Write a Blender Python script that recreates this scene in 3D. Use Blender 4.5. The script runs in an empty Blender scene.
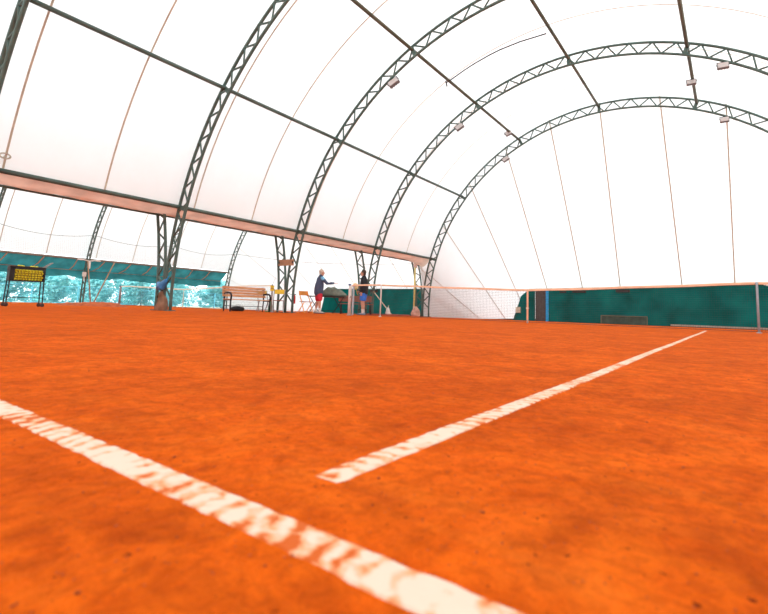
import bpy, math, random
from mathutils import Vector, Matrix, Euler
random.seed(7)
S = bpy.context.scene
C = S.collection
PI = math.pi

# ------------------------------------------------------------------ camera
F_PX, CX, CY = 467.5, 413.5, 257.5
cam_d = bpy.data.cameras.new('camera')
cam = bpy.data.objects.new('camera', cam_d); C.objects.link(cam)
cam_d.sensor_fit = 'HORIZONTAL'; cam_d.sensor_width = 36.0
cam_d.lens = 36.0 * F_PX / 768.0
cam_d.shift_x = (384.0 - CX) / 768.0
cam_d.shift_y = -(307.0 - CY) / 768.0
cam_d.clip_start = 0.02; cam_d.clip_end = 300
yaw, pitch, roll = 0.5994, 0.1121, 0.0316
fw = Vector((-math.sin(yaw)*math.cos(pitch), math.cos(yaw)*math.cos(pitch), math.sin(pitch)))
rt = Vector((math.cos(yaw), math.sin(yaw), 0)); up = rt.cross(fw)
r2 = rt*math.cos(roll) + up*math.sin(roll); u2 = -rt*math.sin(roll) + up*math.cos(roll)
M = Matrix((r2, u2, -fw)).transposed().to_4x4()
M.translation = Vector((4.587, -12.264, 0.252))
cam.matrix_world = M
cam_d.dof.use_dof = True; cam_d.dof.focus_distance = 9.0; cam_d.dof.aperture_fstop = 4.5
S.camera = cam

# ------------------------------------------------------------------ world, sun, exposure
w = bpy.data.worlds.new('world'); S.world = w; w.use_nodes = True
wn = w.node_tree; bg = wn.nodes['Background']
bg.inputs['Color'].default_value = (0.90, 0.97, 1.0, 1); bg.inputs['Strength'].default_value = 3.0
sun_d = bpy.data.lights.new('sun', 'SUN'); sun = bpy.data.objects.new('sun', sun_d); C.objects.link(sun)
sun_d.energy = 4.0; sun_d.angle = 0.6; sun_d.color = (1.0, 0.97, 0.92)
sun.rotation_euler = Vector((-0.46, 0.34, -0.82)).to_track_quat('-Z', 'Y').to_euler()
S.view_settings.view_transform = 'Standard'; S.view_settings.look = 'None'
S.view_settings.gamma = 1.0; S.view_settings.use_curve_mapping = False
S.view_settings.exposure = -0.30
S.cycles.max_bounces = 10; S.cycles.diffuse_bounces = 6; S.cycles.transparent_max_bounces = 16
S.cycles.transmission_bounces = 8
S.cycles.sample_clamp_indirect = 6.0

# ------------------------------------------------------------------ materials
MATS = {}
def mat(name, col, rough=0.7, var=0.12, scale=8.0, metal=0.0, bump=0.0, bscale=60.0, spec=0.3, stretch=None, trans=0.0):
    if name in MATS: return MATS[name]
    m = bpy.data.materials.new(name); m.use_nodes = True
    nt = m.node_tree; N = nt.nodes; L = nt.links
    bs = N['Principled BSDF']
    tc = N.new('ShaderNodeTexCoord'); mp = N.new('ShaderNodeMapping')
    L.new(tc.outputs['Object'], mp.inputs['Vector'])
    if stretch: mp.inputs['Scale'].default_value = stretch
    nz = N.new('ShaderNodeTexNoise'); nz.inputs['Scale'].default_value = scale; nz.inputs['Detail'].default_value = 4
    L.new(mp.outputs['Vector'], nz.inputs['Vector'])
    cr = N.new('ShaderNodeValToRGB')
    cr.color_ramp.elements[0].position = 0.3; cr.color_ramp.elements[1].position = 0.7
    cr.color_ramp.elements[0].color = tuple(c*(1-var) for c in col) + (1,)
    cr.color_ramp.elements[1].color = tuple(min(1, c*(1+var)) for c in col) + (1,)
    L.new(nz.outputs['Fac'], cr.inputs['Fac']); L.new(cr.outputs['Color'], bs.inputs['Base Color'])
    bs.inputs['Roughness'].default_value = rough; bs.inputs['Metallic'].default_value = metal
    bs.inputs['Specular IOR Level'].default_value = spec
    if bump > 0:
        n2 = N.new('ShaderNodeTexNoise'); n2.inputs['Scale'].default_value = bscale; n2.inputs['Detail'].default_value = 3
        L.new(mp.outputs['Vector'], n2.inputs['Vector'])
        b = N.new('ShaderNodeBump'); b.inputs['Strength'].default_value = bump; b.inputs['Distance'].default_value = 0.02
        L.new(n2.outputs['Fac'], b.inputs['Height']); L.new(b.outputs['Normal'], bs.inputs['Normal'])
    if trans > 0:
        tr = N.new('ShaderNodeBsdfTranslucent'); L.new(cr.outputs['Color'], tr.inputs['Color'])
        mx = N.new('ShaderNodeMixShader'); mx.inputs['Fac'].default_value = trans
        L.new(bs.outputs['BSDF'], mx.inputs[1]); L.new(tr.outputs['BSDF'], mx.inputs[2])
        L.new(mx.outputs['Shader'], N['Material Output'].inputs['Surface'])
    MATS[name] = m
    return m

def clay_material():
    m = bpy.data.materials.new('clay'); m.use_nodes = True
    nt = m.node_tree; N = nt.nodes; L = nt.links; bs = N['Principled BSDF']
    tc = N.new('ShaderNodeTexCoord')
    def noise(sc, det, rough=0.55, stretch=(1,1,1), rot=0.0, dist=0.0):
        mp = N.new('ShaderNodeMapping'); mp.inputs['Scale'].default_value = stretch; mp.inputs['Rotation'].default_value = (0,0,rot)
        L.new(tc.outputs['Object'], mp.inputs['Vector'])
        n = N.new('ShaderNodeTexNoise'); n.inputs['Scale'].default_value = sc; n.inputs['Detail'].default_value = det
        n.inputs['Roughness'].default_value = rough; n.inputs['Distortion'].default_value = dist
        L.new(mp.outputs['Vector'], n.inputs['Vector']); return n.outputs['Fac']
    def ramp(fac, stops):
        r = N.new('ShaderNodeValToRGB'); e = r.color_ramp.elements
        while len(e) < len(stops): e.new(0.5)
        for k, (p, c) in enumerate(stops): e[k].position = p; e[k].color = tuple(c) + (1,)
        L.new(fac, r.inputs['Fac']); return r.outputs['Color']
    def mix(fac, a, b, mode='MIX'):
        x = N.new('ShaderNodeMix'); x.data_type = 'RGBA'; x.blend_type = mode
        if isinstance(fac, float): x.inputs['Factor'].default_value = fac
        else: L.new(fac, x.inputs['Factor'])
        L.new(a, x.inputs['A']); L.new(b, x.inputs['B']); return x.outputs['Result']
    broad = ramp(noise(0.9, 5), [(0.3, (0.662, 0.088, 0.0022)), (0.55, (0.799, 0.119, 0.0034)), (0.78, (0.868, 0.156, 0.0056))])
    patch = ramp(noise(5.5, 6, 0.6, dist=0.6), [(0.28, (0.594, 0.077, 0.0017)), (0.5, (0.799, 0.116, 0.0032)), (0.75, (0.914, 0.190, 0.0083))])
    col = mix(0.55, broad, patch)
    damp = noise(1.7, 6, 0.62, dist=1.2)
    col = mix(ramp(damp, [(0.50, (0,0,0)), (0.68, (0.55,0.55,0.55))]), col, ramp(damp, [(0.4, (0.456, 0.064, 0.0020)), (0.8, (0.388, 0.050, 0.0020))]))
    dusty = noise(2.6, 7, 0.65, (1.0, 1.6, 1), 0.5, 0.9)
    col = mix(ramp(dusty, [(0.55, (0,0,0)), (0.72, (0.6,0.6,0.6))]), col, ramp(dusty, [(0.4, (0.890, 0.204, 0.0170)), (0.8, (0.920, 0.238, 0.0243))]))
    streak = noise(3.0, 5, 0.6, (7.0, 0.6, 1), 0.35)          # drag-mat strokes
    col = mix(0.28, col, ramp(streak, [(0.35, (0.628, 0.080, 0.0020)), (0.7, (0.920, 0.190, 0.0080))]))
    streak2 = noise(3.0, 5, 0.6, (0.7, 6.0, 1), 0.15)
    col = mix(0.22, col, ramp(streak2, [(0.35, (0.640, 0.080, 0.0020)), (0.68, (0.920, 0.199, 0.0087))]))
    grain = noise(260, 3, 0.7)
    col = mix(0.28, col, ramp(grain, [(0.3, (0.456, 0.042, 0.0020)), (0.7, (0.920, 0.204, 0.0183))]))
    speck = noise(70, 2, 0.5)
    dk = N.new('ShaderNodeMath'); dk.operation = 'GREATER_THAN'; dk.inputs[1].default_value = 0.715; L.new(speck, dk.inputs[0])
    dkc = N.new('ShaderNodeRGB'); dkc.outputs[0].default_value = (0.20, 0.03, 0.005, 1)
    col = mix(dk.outputs[0], col, dkc.outputs[0])
    for sc_, det_, lo_, p0_, p1_ in ((2.2, 6, 0.80, 0.38, 0.62), (13.0, 5, 0.76, 0.36, 0.58), (48.0, 4, 0.76, 0.34, 0.57)):
        col = mix(1.0, col, ramp(noise(sc_, det_, 0.62, dist=0.7), [(p0_, (lo_, lo_*0.96, lo_)), (p1_, (1, 1, 1))]), 'MULTIPLY')
    L.new(col, bs.inputs['Base Color'])
    bs.inputs['Roughness'].default_value = 0.85; bs.inputs['Specular IOR Level'].default_value = 0.03
    # relief: ball marks, brushed grooves and grain
    h1 = noise(9, 6, 0.62, dist=0.8); h2 = noise(120, 4, 0.65); 
    add = N.new('ShaderNodeMath'); add.operation = 'MULTIPLY_ADD'; L.new(h2, add.inputs[0]); add.inputs[1].default_value = 0.22; L.new(h1, add.inputs[2])
    add2 = N.new('ShaderNodeMath'); add2.operation = 'MULTIPLY_ADD'; L.new(streak, add2.inputs[0]); add2.inputs[1].default_value = 0.5; L.new(add.outputs[0], add2.inputs[2])
    b = N.new('ShaderNodeBump'); b.inputs['Strength'].default_value = 0.8; b.inputs['Distance'].default_value = 0.02
    L.new(add2.outputs[0], b.inputs['Height']); L.new(b.outputs['Normal'], bs.inputs['Normal'])
    MATS['clay'] = m; return m

def line_material():
    """white court tape, worn and covered with clay in brushed cross bands (object X runs along the tape)"""
    m = bpy.data.materials.new('court_tape'); m.use_nodes = True
    nt = m.node_tree; N = nt.nodes; L = nt.links; bs = N['Principled BSDF']
    tc = N.new('ShaderNodeTexCoord')
    def nz(sc, st, det=4, dist=0.0):
        mp = N.new('ShaderNodeMapping'); mp.inputs['Scale'].default_value = st; L.new(tc.outputs['Object'], mp.inputs['Vector'])
        n = N.new('ShaderNodeTexNoise'); n.inputs['Scale'].default_value = sc; n.inputs['Detail'].default_value = det; n.inputs['Distortion'].default_value = dist
        L.new(mp.outputs['Vector'], n.inputs['Vector']); return n.outputs['Fac']
    blot = nz(34, (1, 1, 1), 6, 0.5); lng = nz(5.0, (1, 0.5, 1), 3); wob = nz(9.0, (1, 2.0, 1), 4)
    def math_(op, a, b=None, c=None):
        q = N.new('ShaderNodeMath'); q.operation = op
        for k_, v_ in enumerate((a, b, c)):
            if v_ is None: continue
            if isinstance(v_, (int, float)): q.inputs[k_].default_value = v_
            else: L.new(v_, q.inputs[k_])
        return q.outputs[0]
    sep = N.new('ShaderNodeSeparateXYZ'); L.new(tc.outputs['Object'], sep.inputs[0])
    sx = math_('MULTIPLY_ADD', sep.outputs['Y'], 0.35, sep.outputs['X'])
    ph = math_('MULTIPLY_ADD', sx, 165.0, math_('MULTIPLY', wob, 12.0))
    gap = math_('SINE', ph)                                        # brushed clay ridges across the tape
    cov = math_('MULTIPLY_ADD', lng, 1.9, math_('MULTIPLY_ADD', blot, 1.5, -1.30))
    edge = math_('MULTIPLY', math_('ABSOLUTE', sep.outputs['Y']), 40.0)
    tot = math_('ADD', math_('MULTIPLY_ADD', gap, -0.19, cov), math_('MULTIPLY', math_('POWER', edge, 6.0), -0.12))
    class _c: outputs = [tot]
    c = _c
    r = N.new('ShaderNodeValToRGB'); e = r.color_ramp.elements
    e[0].position = 0.0; e[0].color = (0.58, 0.11, 0.014, 1)
    e[1].position = 0.46; e[1].color = (0.74, 0.60, 0.48, 1)
    k = e.new(0.16); k.color = (0.76, 0.34, 0.16, 1)
    L.new(c.outputs[0], r.inputs['Fac']); L.new(r.outputs['Color'], bs.inputs['Base Color'])
    bs.inputs['Roughness'].default_value = 0.8; bs.inputs['Specular IOR Level'].default_value = 0.2
    bp = N.new('ShaderNodeBump'); bp.inputs['Strength'].default_value = 0.3; bp.inputs['Distance'].default_value = 0.004
    L.new(c.outputs[0], bp.inputs['Height']); L.new(bp.outputs['Normal'], bs.inputs['Normal'])
    MATS['tape'] = m; return m

def membrane_material():
    m = bpy.data.materials.new('white_membrane'); m.use_nodes = True
    nt = m.node_tree; N = nt.nodes; L = nt.links
    N.remove(N['Principled BSDF'])
    tc = N.new('ShaderNodeTexCoord')
    nz = N.new('ShaderNodeTexNoise'); nz.inputs['Scale'].default_value = 0.6; nz.inputs['Detail'].default_value = 5
    L.new(tc.outputs['Object'], nz.inputs['Vector'])
    r = N.new('ShaderNodeValToRGB'); r.color_ramp.elements[0].position = 0.25; r.color_ramp.elements[1].position = 0.6
    r.color_ramp.elements[0].color = (0.78, 0.80, 0.79, 1); r.color_ramp.elements[1].color = (0.83, 0.86, 0.87, 1)
    L.new(nz.outputs['Fac'], r.inputs['Fac'])
    d = N.new('ShaderNodeBsdfDiffuse'); t = N.new('ShaderNodeBsdfTranslucent')
    L.new(r.outputs['Color'], d.inputs['Color']); t.inputs['Color'].default_value = (0.84, 0.86, 0.86, 1)
    # fabric folds
    mp = N.new('ShaderNodeMapping'); mp.inputs['Scale'].default_value = (0.5, 2.2, 0.5); L.new(tc.outputs['Object'], mp.inputs['Vector'])
    n2 = N.new('ShaderNodeTexNoise'); n2.inputs['Scale'].default_value = 1.2; n2.inputs['Detail'].default_value = 3; L.new(mp.outputs['Vector'], n2.inputs['Vector'])
    b = N.new('ShaderNodeBump'); b.inputs['Strength'].default_value = 0.25; b.inputs['Distance'].default_value = 0.08
    L.new(n2.outputs['Fac'], b.inputs['Height']); L.new(b.outputs['Normal'], d.inputs['Normal'])
    x = N.new('ShaderNodeMixShader'); x.inputs['Fac'].default_value = 0.50
    L.new(d.outputs[0], x.inputs[1]); L.new(t.outputs[0], x.inputs[2])
    L.new(x.outputs[0], N['Material Output'].inputs['Surface'])
    MATS['membrane'] = m; return m

clay_material(); line_material(); membrane_material()
STEEL = mat('green_steel', (0.075, 0.125, 0.105), 0.5, 0.25, 3.0, spec=0.45)
RUST = mat('purlin_steel', (0.095, 0.095, 0.062), 0.6, 0.3, 2.0)
SEAM = mat('seam_strip', (0.54, 0.46, 0.36), 0.9, 0.15, 4.0, trans=0.2)
GUT = mat('gutter_fabric', (0.74, 0.62, 0.52), 0.85, 0.18, 1.6, bump=0.3, bscale=4, trans=0.22)
TEAL = mat('teal_tarp', (0.002, 0.135, 0.125), 0.9, 0.35, 0.9, bump=0.25, bscale=2.0, spec=0.08)
AWN = mat('awning_tarp', (0.03, 0.20, 0.22), 0.7, 0.35, 1.5, bump=0.35, bscale=3.0, trans=0.35)
WHITE = mat('white_paint', (0.78, 0.76, 0.72), 0.6, 0.08)
GREY = mat('grey_metal', (0.32, 0.33, 0.33), 0.5, 0.12, metal=0.3)
BLACK = mat('black_metal', (0.025, 0.025, 0.028), 0.5, 0.2)
DUSTY = mat('dusty_tape', (0.80, 0.47, 0.31), 0.85, 0.15, 3.0)
PALE = mat('pale_tape', (0.78, 0.68, 0.55), 0.85, 0.12, 3.0)
CORD = mat('net_cord', (0.05, 0.055, 0.06), 0.8, 0.2)
WOOD = mat('bench_wood', (0.66, 0.33, 0.16), 0.6, 0.25, 3.0, stretch=(1, 8, 8))
REDWOOD = mat('red_brown_wood', (0.30, 0.10, 0.07), 0.6, 0.25, 3.0, stretch=(1, 8, 8))
BROWN = mat('brown_board', (0.42, 0.25, 0.15), 0.8, 0.25, 3.0)
YEL = mat('yellow_plastic', (0.88, 0.62, 0.05), 0.5, 0.1)
ORG = mat('orange_plastic', (0.85, 0.36, 0.08), 0.5, 0.1)
BALL = mat('ball_felt', (0.80, 0.72, 0.05), 0.95, 0.15, 40)
BLUE = mat('blue_paint', (0.02, 0.38, 0.80), 0.5, 0.1)
DARK = mat('dark_panel', (0.045, 0.045, 0.045), 0.8, 0.2)
LAMP = mat('lamp_glass', (0.52, 0.46, 0.44), 0.25, 0.1, spec=0.6)
RED = mat('red_paint', (0.55, 0.03, 0.03), 0.5, 0.1)
GREEN = mat('green_plastic', (0.03, 0.30, 0.08), 0.5, 0.1)
CANVAS = mat('grey_green_canvas', (0.17, 0.20, 0.16), 0.85, 0.3, 5.0, bump=0.5, bscale=8)
CONC = mat('concrete', (0.50, 0.42, 0.36), 0.9, 0.2, 5.0, bump=0.3)
SACK = mat('pink_sack', (0.60, 0.36, 0.28), 0.9, 0.25, 6.0, bump=0.4, bscale=12)

# ------------------------------------------------------------------ mesh helpers
class MB:
    def __init__(s): s.v = []; s.f = []
    def add(s, vs, fs):
        o = len(s.v); s.v += [tuple(v) for v in vs]; s.f += [tuple(i+o for i in f) for f in fs]; return s
    def box(s, c, d, rot=None, bev=0.0):
        hx, hy, hz = d[0]/2, d[1]/2, d[2]/2
        if bev <= 0:
            vs = [Vector((x*hx, y*hy, z*hz)) for x in (-1,1) for y in (-1,1) for z in (-1,1)]
            fs = [(0,1,3,2),(4,6,7,5),(0,4,5,1),(2,3,7,6),(0,2,6,4),(1,5,7,3)]
        else:
            b = min(bev, hx*.9, hy*.9, hz*.9); vs = []; fs = []
            n = 0
            def ring(z, ix):
                a, q = hx-ix, hy-ix; e = b if ix == 0 else b*0.6
                return [Vector(p) for p in ((-a+e,-q,z),(a-e,-q,z),(a,-q+e,z),(a,q-e,z),(a-e,q,z),(-a+e,q,z),(-a,q-e,z),(-a,-q+e,z))]
            for z, ix in ((-hz, b), (-hz+b, 0), (hz-b, 0), (hz, b)): vs += ring(z, ix)
            for r in range(3):
                for k in range(8): fs.append((r*8+k, r*8+(k+1)%8, (r+1)*8+(k+1)%8, (r+1)*8+k))
            fs.append(tuple(range(7,-1,-1))); fs.append(tuple(range(24,32)))
        if rot is not None:
            R = rot if isinstance(rot, Matrix) else Euler(rot).to_matrix()
            vs = [R @ v for v in vs]
        return s.add([v + Vector(c) for v in vs], fs)
    def tube(s, pts, r, n=8, closed=False, cap=True):
        pts = [Vector(p) for p in pts]; m = len(pts)
        rs = r if isinstance(r, (list, tuple)) else [r]*m
        vs = []; fs = []; prev = None
        for i, p in enumerate(pts):
            a = pts[(i-1) % m] if (closed or i > 0) else p; b = pts[(i+1) % m] if (closed or i < m-1) else p
            t = (b-a).normalized()
            if prev is None:
                ref = Vector((0,0,1)) if abs(t.z) < 0.9 else Vector((1,0,0))
                x = t.cross(ref).normalized()
            else:
                x = (prev - t*prev.dot(t)).normalized()
            prev = x; y = t.cross(x)
            for k in range(n):
                an = 2*PI*k/n; vs.append(p + (x*math.cos(an) + y*math.sin(an))*rs[i])
        for i in range(m if closed else m-1):
            j = (i+1) % m
            for k in range(n): fs.append((i*n+k, i*n+(k+1)%n, j*n+(k+1)%n, j*n+k))
        if cap and not closed:
            fs.append(tuple(range(n-1,-1,-1))); fs.append(tuple(range((m-1)*n, m*n)))
        return s.add(vs, fs)
    def limb(s, st, n=16, up_hint=None):
        """st: list of (point, rx, ry) with rounded ends; ry lies along the hint direction"""
        pts = [Vector(a[0]) for a in st]; m = len(pts); hint = Vector(up_hint or (1,0,0)); vs = []; fs = []
        full = []
        t0 = (pts[1]-pts[0]).normalized(); t1 = (pts[-1]-pts[-2]).normalized()
        for q in (0.98, 0.8, 0.45): full.append((pts[0]-t0*min(st[0][1], st[0][2])*q*0.9, st[0][1]*math.sqrt(1-q*q)+1e-4, st[0][2]*math.sqrt(1-q*q)+1e-4, t0))
        for i in range(m):
            a = pts[max(0,i-1)]; b = pts[min(m-1,i+1)]; full.append((pts[i], st[i][1], st[i][2], (b-a).normalized()))
        for q in (0.45, 0.8, 0.98): full.append((pts[-1]+t1*min(st[-1][1], st[-1][2])*q*0.9, st[-1][1]*math.sqrt(1-q*q)+1e-4, st[-1][2]*math.sqrt(1-q*q)+1e-4, t1))
        for (p, rx, ry, t) in full:
            h = hint if abs(t.dot(hint)) < 0.9 else Vector((0,0,1))
            y = (h - t*h.dot(t)).normalized(); x = y.cross(t)
            for k in range(n):
                an = 2*PI*k/n; vs.append(p + x*math.cos(an)*rx + y*math.sin(an)*ry)
        M_ = len(full)
        for i in range(M_-1):
            for k in range(n): fs.append((i*n+k, i*n+(k+1)%n, (i+1)*n+(k+1)%n, (i+1)*n+k))
        fs.append(tuple(range(n-1,-1,-1))); fs.append(tuple(range((M_-1)*n, M_*n)))
        return s.add(vs, fs)
    def ell(s, c, r, n=12, m=8, rot=None, zmin=-1.0):
        vs = []; fs = []; c = Vector(c)
        R = Euler(rot).to_matrix() if rot else None
        for i in range(m+1):
            th = PI*i/m; 
            for k in range(n):
                ph = 2*PI*k/n; v = Vector((math.sin(th)*math.cos(ph)*r[0], math.sin(th)*math.sin(ph)*r[1], max(zmin, math.cos(th))*r[2]))
                if R: v = R @ v
                vs.append(c+v)
        for i in range(m):
            for k in range(n): fs.append((i*n+k, (i+1)*n+k, (i+1)*n+(k+1)%n, i*n+(k+1)%n))
        return s.add(vs, fs)
    def lathe(s, prof, n=16, c=(0,0,0)):
        vs = []; fs = []; c = Vector(c)
        for (r, z) in prof:
            for k in range(n): a = 2*PI*k/n; vs.append(c+Vector((r*math.cos(a), r*math.sin(a), z)))
        for i in range(len(prof)-1):
            for k in range(n): fs.append((i*n+k, i*n+(k+1)%n, (i+1)*n+(k+1)%n, (i+1)*n+k))
        fs.append(tuple(range(n-1,-1,-1))); fs.append(tuple(range((len(prof)-1)*n, len(prof)*n)))
        return s.add(vs, fs)
    def grid(s, fn, nu, nv):
        vs = [fn(i/nu, j/nv) for i in range(nu+1) for j in range(nv+1)]
        fs = [(i*(nv+1)+j, (i+1)*(nv+1)+j, (i+1)*(nv+1)+j+1, i*(nv+1)+j+1) for i in range(nu) for j in range(nv)]
        return s.add(vs, fs)
    def mesh(s, name, m=None, smooth=False):
        me = bpy.data.meshes.new(name); me.from_pydata(s.v, [], s.f); me.update()
        if m: me.materials.append(m)
        if smooth: me.shade_smooth()
        return me
    def obj(s, name, m, parent=None, smooth=False, label=None, cat=None, group=None, kind=None, loc=None):
        return mobj(name, s.mesh(name, m, smooth), parent, label, cat, group, kind, loc)

def tag(o, label=None, cat=None, group=None, kind=None):
    if label: o['label'] = label
    if cat: o['category'] = cat
    if group: o['group'] = group
    if kind: o['kind'] = kind
    return o
def mobj(name, me, parent=None, label=None, cat=None, group=None, kind=None, loc=None):
    o = bpy.data.objects.new(name, me); C.objects.link(o)
    if parent: o.parent = parent
    if loc is not None: o.location = loc
    return tag(o, label, cat, group, kind)
def thing(name, label, cat, loc=(0,0,0), rz=0.0, group=None, kind=None):
    o = bpy.data.objects.new(name, None); C.objects.link(o); o.empty_display_size = 0.1
    o.location = loc; o.rotation_euler = (0,0,rz)
    return tag(o, label, cat, group, kind)
def copy_tree(o, parent=None):
    c = o.copy(); C.objects.link(c); c.parent = parent
    for ch in list(o.children): copy_tree(ch, c)
    return c
def remesh(mb, voxel, m, smooth_it=2):
    me = mb.mesh('tmp', m); o = bpy.data.objects.new('tmp', me); C.objects.link(o)
    md = o.modifiers.new('r', 'REMESH'); md.mode = 'VOXEL'; md.voxel_size = voxel
    if smooth_it:
        sm = o.modifiers.new('s', 'SMOOTH'); sm.factor = 0.5; sm.iterations = smooth_it
    dg = bpy.context.evaluated_depsgraph_get(); ev = o.evaluated_get(dg)
    res = bpy.data.meshes.new_from_object(ev); bpy.data.objects.remove(o); res.shade_smooth()
    res.materials.clear(); res.materials.append(m)
    return res

# ------------------------------------------------------------------ floor
def fz(x, y):
    if y > 3: return -0.2*min(1.0, (y-3)/14.0)
    return 0.0
mb = MB()
mb.grid(lambda u, v: (-28.3+38.6*u, -20.6+41.4*v, fz(-28.3+38.6*u, -20.6+41.4*v)), 40, 60)
floor = mb.obj('floor', MATS['clay'], kind='structure')
tag(floor, 'orange clay court surface with brushed marks and scuffs')

# ------------------------------------------------------------------ vaults
ZC = 0.37
YS = [-9.42, -4.71, 0.0, 4.84, 9.75]
A = dict(cx=0.0, ri=9.33, ro=9.72, rm=9.80)
B = dict(cx=-19.02, ri=8.86, ro=9.25, rm=9.33)
def cyl(V, r, deg, y): a = math.radians(deg); return Vector((V['cx']+r*math.cos(a), y, ZC+r*math.sin(a)))
P0, PSTEP = 91.0, 24.1           # purlin angles

membranes = MB
def vault_roof(V, name, label, a0, a1):
    root = thing(name, label, None, kind='structure')
    cuts = []
    for i in range(len(YS)-1):
        y0, y1 = YS[i], YS[i+1]
        cuts += [y0, y0+0.5, y0+2.65]
    cuts.append(YS[-1])
    for k in range(len(cuts)-1):
        ya, yb = cuts[k], cuts[k+1]
        ja, jb = ya, yb
        p = MB()
        # fabric is drawn in slightly between two lines of support
        p.grid(lambda u, v: cyl(V, V['rm'] - 0.05*math.sin(PI*v)*(yb-ya)/2.2, a0+(a1-a0)*u, ya+(yb-ya)*v), 56, 4)
        p.obj('membrane_panel', MATS['membrane'], root, smooth=True)
        if k and abs(ya - min(YS, key=lambda q: abs(q-ya))) > 0.1:
            s = MB(); s.grid(lambda u, v: cyl(V, V['rm']-0.012, a0+(a1-a0)*u, ya-0.022+0.044*v), 56, 1)
            s.obj('seam', SEAM, root)
    return root
vault_roof(A, 'ceiling', 'white translucent membrane of the main barrel vault', -2.2, 163.3)
vault_roof(B, 'ceiling', 'white translucent membrane of the neighbouring barrel vault on the left', 17.5, 164.8)

# sloping membrane at the vault ends: straight strips from the last arch to a curved ground line
def ground_pt(V, t, sgn):
    """t: -1..1 along the ground line"""
    a = PI/2*(1-t); n = 3.0
    c, s = math.cos(a), math.sin(a)
    x = math.copysign(abs(c)**(2/n), c); y = (max(0.0, 1-abs(x)**4.2))**(1/4.2)*11.2; x *= V['rm']
    return Vector((V['cx']+x, sgn*(9.75 if sgn > 0 else 9.42)+sgn*y, -0.25))
SEAM_T = [-1.0, -0.80, -0.615, -0.45, -0.285, -0.135, -0.03, 0.07, 0.22, 0.47, 0.66, 0.83, 1.0]
SEAM_A = [182.2, 168, 151.5, 135.5, 120, 105.3, 91.3, 76.5, 61.5, 46, 30, 14, -2.2]
def vault_end(V, sgn, name, label):
    root = thing(name, label, None, kind='structure'); ye = YS[-1] if sgn > 0 else YS[0]
    for k in range(len(SEAM_T)-1):
        t0, t1, a0, a1 = SEAM_T[k], SEAM_T[k+1], SEAM_A[k], SEAM_A[k+1]
        def P(u, v, off=0.0):
            top = cyl(V, V['rm'], a0+(a1-a0)*u, ye); bot = ground_pt(V, t0+(t1-t0)*u, sgn)
            q = top.lerp(bot, v); bow = 0.10*math.sin(PI*v)
            return q + Vector((0, -sgn*(bow*math.sin(PI*u)*0.5+off), -0.02*math.sin(PI*v)))
        MB().grid(P, 6, 14).obj('membrane_panel', MATS['membrane'], root, smooth=True)
        if k:
            s = MB(); s.grid(lambda u, v: P(0, v, 0.015) + Vector((-0.028+0.056*u, 0, 0)), 1, 14); s.obj('seam', SEAM, root)
    st = MB(); n_ = 80
    st.grid(lambda u, v: ground_pt(V, -1+2*u, sgn).lerp(cyl(V, V['rm'], SEAM_A[0]+(SEAM_A[-1]-SEAM_A[0])*u, ye), 0.006+0.012*v)*1.0 + Vector((0.02 if u < .5 else -0.02, -sgn*0.06, 0.0)), n_, 1)
    st.obj('base_strip', mat('base_dark', (0.03,0.05,0.045), 0.8), root)
    return root
vault_end(A, 1, 'wall_back', 'white sloping membrane with fanned seams closing the main vault')
vault_end(B, 1, 'wall_back', 'white sloping membrane closing the neighbouring vault on the left')
vault_end(A, -1, 'wall_front', 'white sloping membrane behind the camera closing the main vault')
vault_end(B, -1, 'wall_front', 'white sloping membrane closing the near end of the neighbouring vault')

# ------------------------------------------------------------------ lattice arches
STRUT = {}
def strut_mesh(L):
    k = round(L, 3)
    if k not in STRUT: STRUT[k] = MB().tube([(0,0,0), (L,0,0)], 0.028, 6).mesh('web_strut', STEEL, True)
    return STRUT[k]
def arch(V, y, label, group, detail=True):
    t = thing('lattice_arch', label, 'arch', (V['cx'], y, 0), 0, group)
    z0 = fz(V['cx'], y)
    for nm, r in (('outer_chord', V['ro']), ('inner_chord', V['ri'])):
        dip = math.degrees(math.asin((ZC-z0)/r))
        pts = [(r*math.cos(math.radians(a)), 0, ZC+r*math.sin(math.radians(a))) for a in [-dip+(180+2*dip)*i/96 for i in range(97)]]
        MB().tube(pts, 0.046, 8).obj(nm, STEEL, t, True)
    n = 40; a_lo, a_hi = 0.0, 180.0
    for k in range(n):
        for h in (0, 1):
            ang = [a_lo+(a_hi-a_lo)*(k+q)/n for q in (0, 0.5, 1)]
            if h == 0: pa = (V['ri'], ang[0]); pb = (V['ro'], ang[1])
            else: pa = (V['ro'], ang[1]); pb = (V['ri'], ang[2])
            q0 = Vector((pa[0]*math.cos(math.radians(pa[1])), 0, ZC+pa[0]*math.sin(math.radians(pa[1]))))
            q1 = Vector((pb[0]*math.cos(math.radians(pb[1])), 0, ZC+pb[0]*math.sin(math.radians(pb[1]))))
            d = q1-q0; o = mobj('web_strut', strut_mesh(d.length), t)
            o.matrix_local = Matrix.Translation(q0) @ d.to_track_quat('X', 'Z').to_matrix().to_4x4()
    # splice plates where the arch segments are bolted, and foot plates
    for a in (163.3, 140.4, 115.3, 91.4, 67.6, 43.5, 18.7):
        rm = (V['ri']+V['ro'])/2; c = (rm*math.cos(math.radians(a)), 0, ZC+rm*math.sin(math.radians(a)))
        MB().box(c, (V['ro']-V['ri'], 0.05, 0.13), Matrix.Rotation(-math.radians(a), 3, 'Y')).obj('splice_plate', STEEL, t)
    for sx in (-1, 1):
        MB().box((sx*(V['ri']+V['ro'])/2, 0, z0+0.012), (0.60, 0.24, 0.024)).obj('foot_plate', STEEL, t)
    return t
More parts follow.
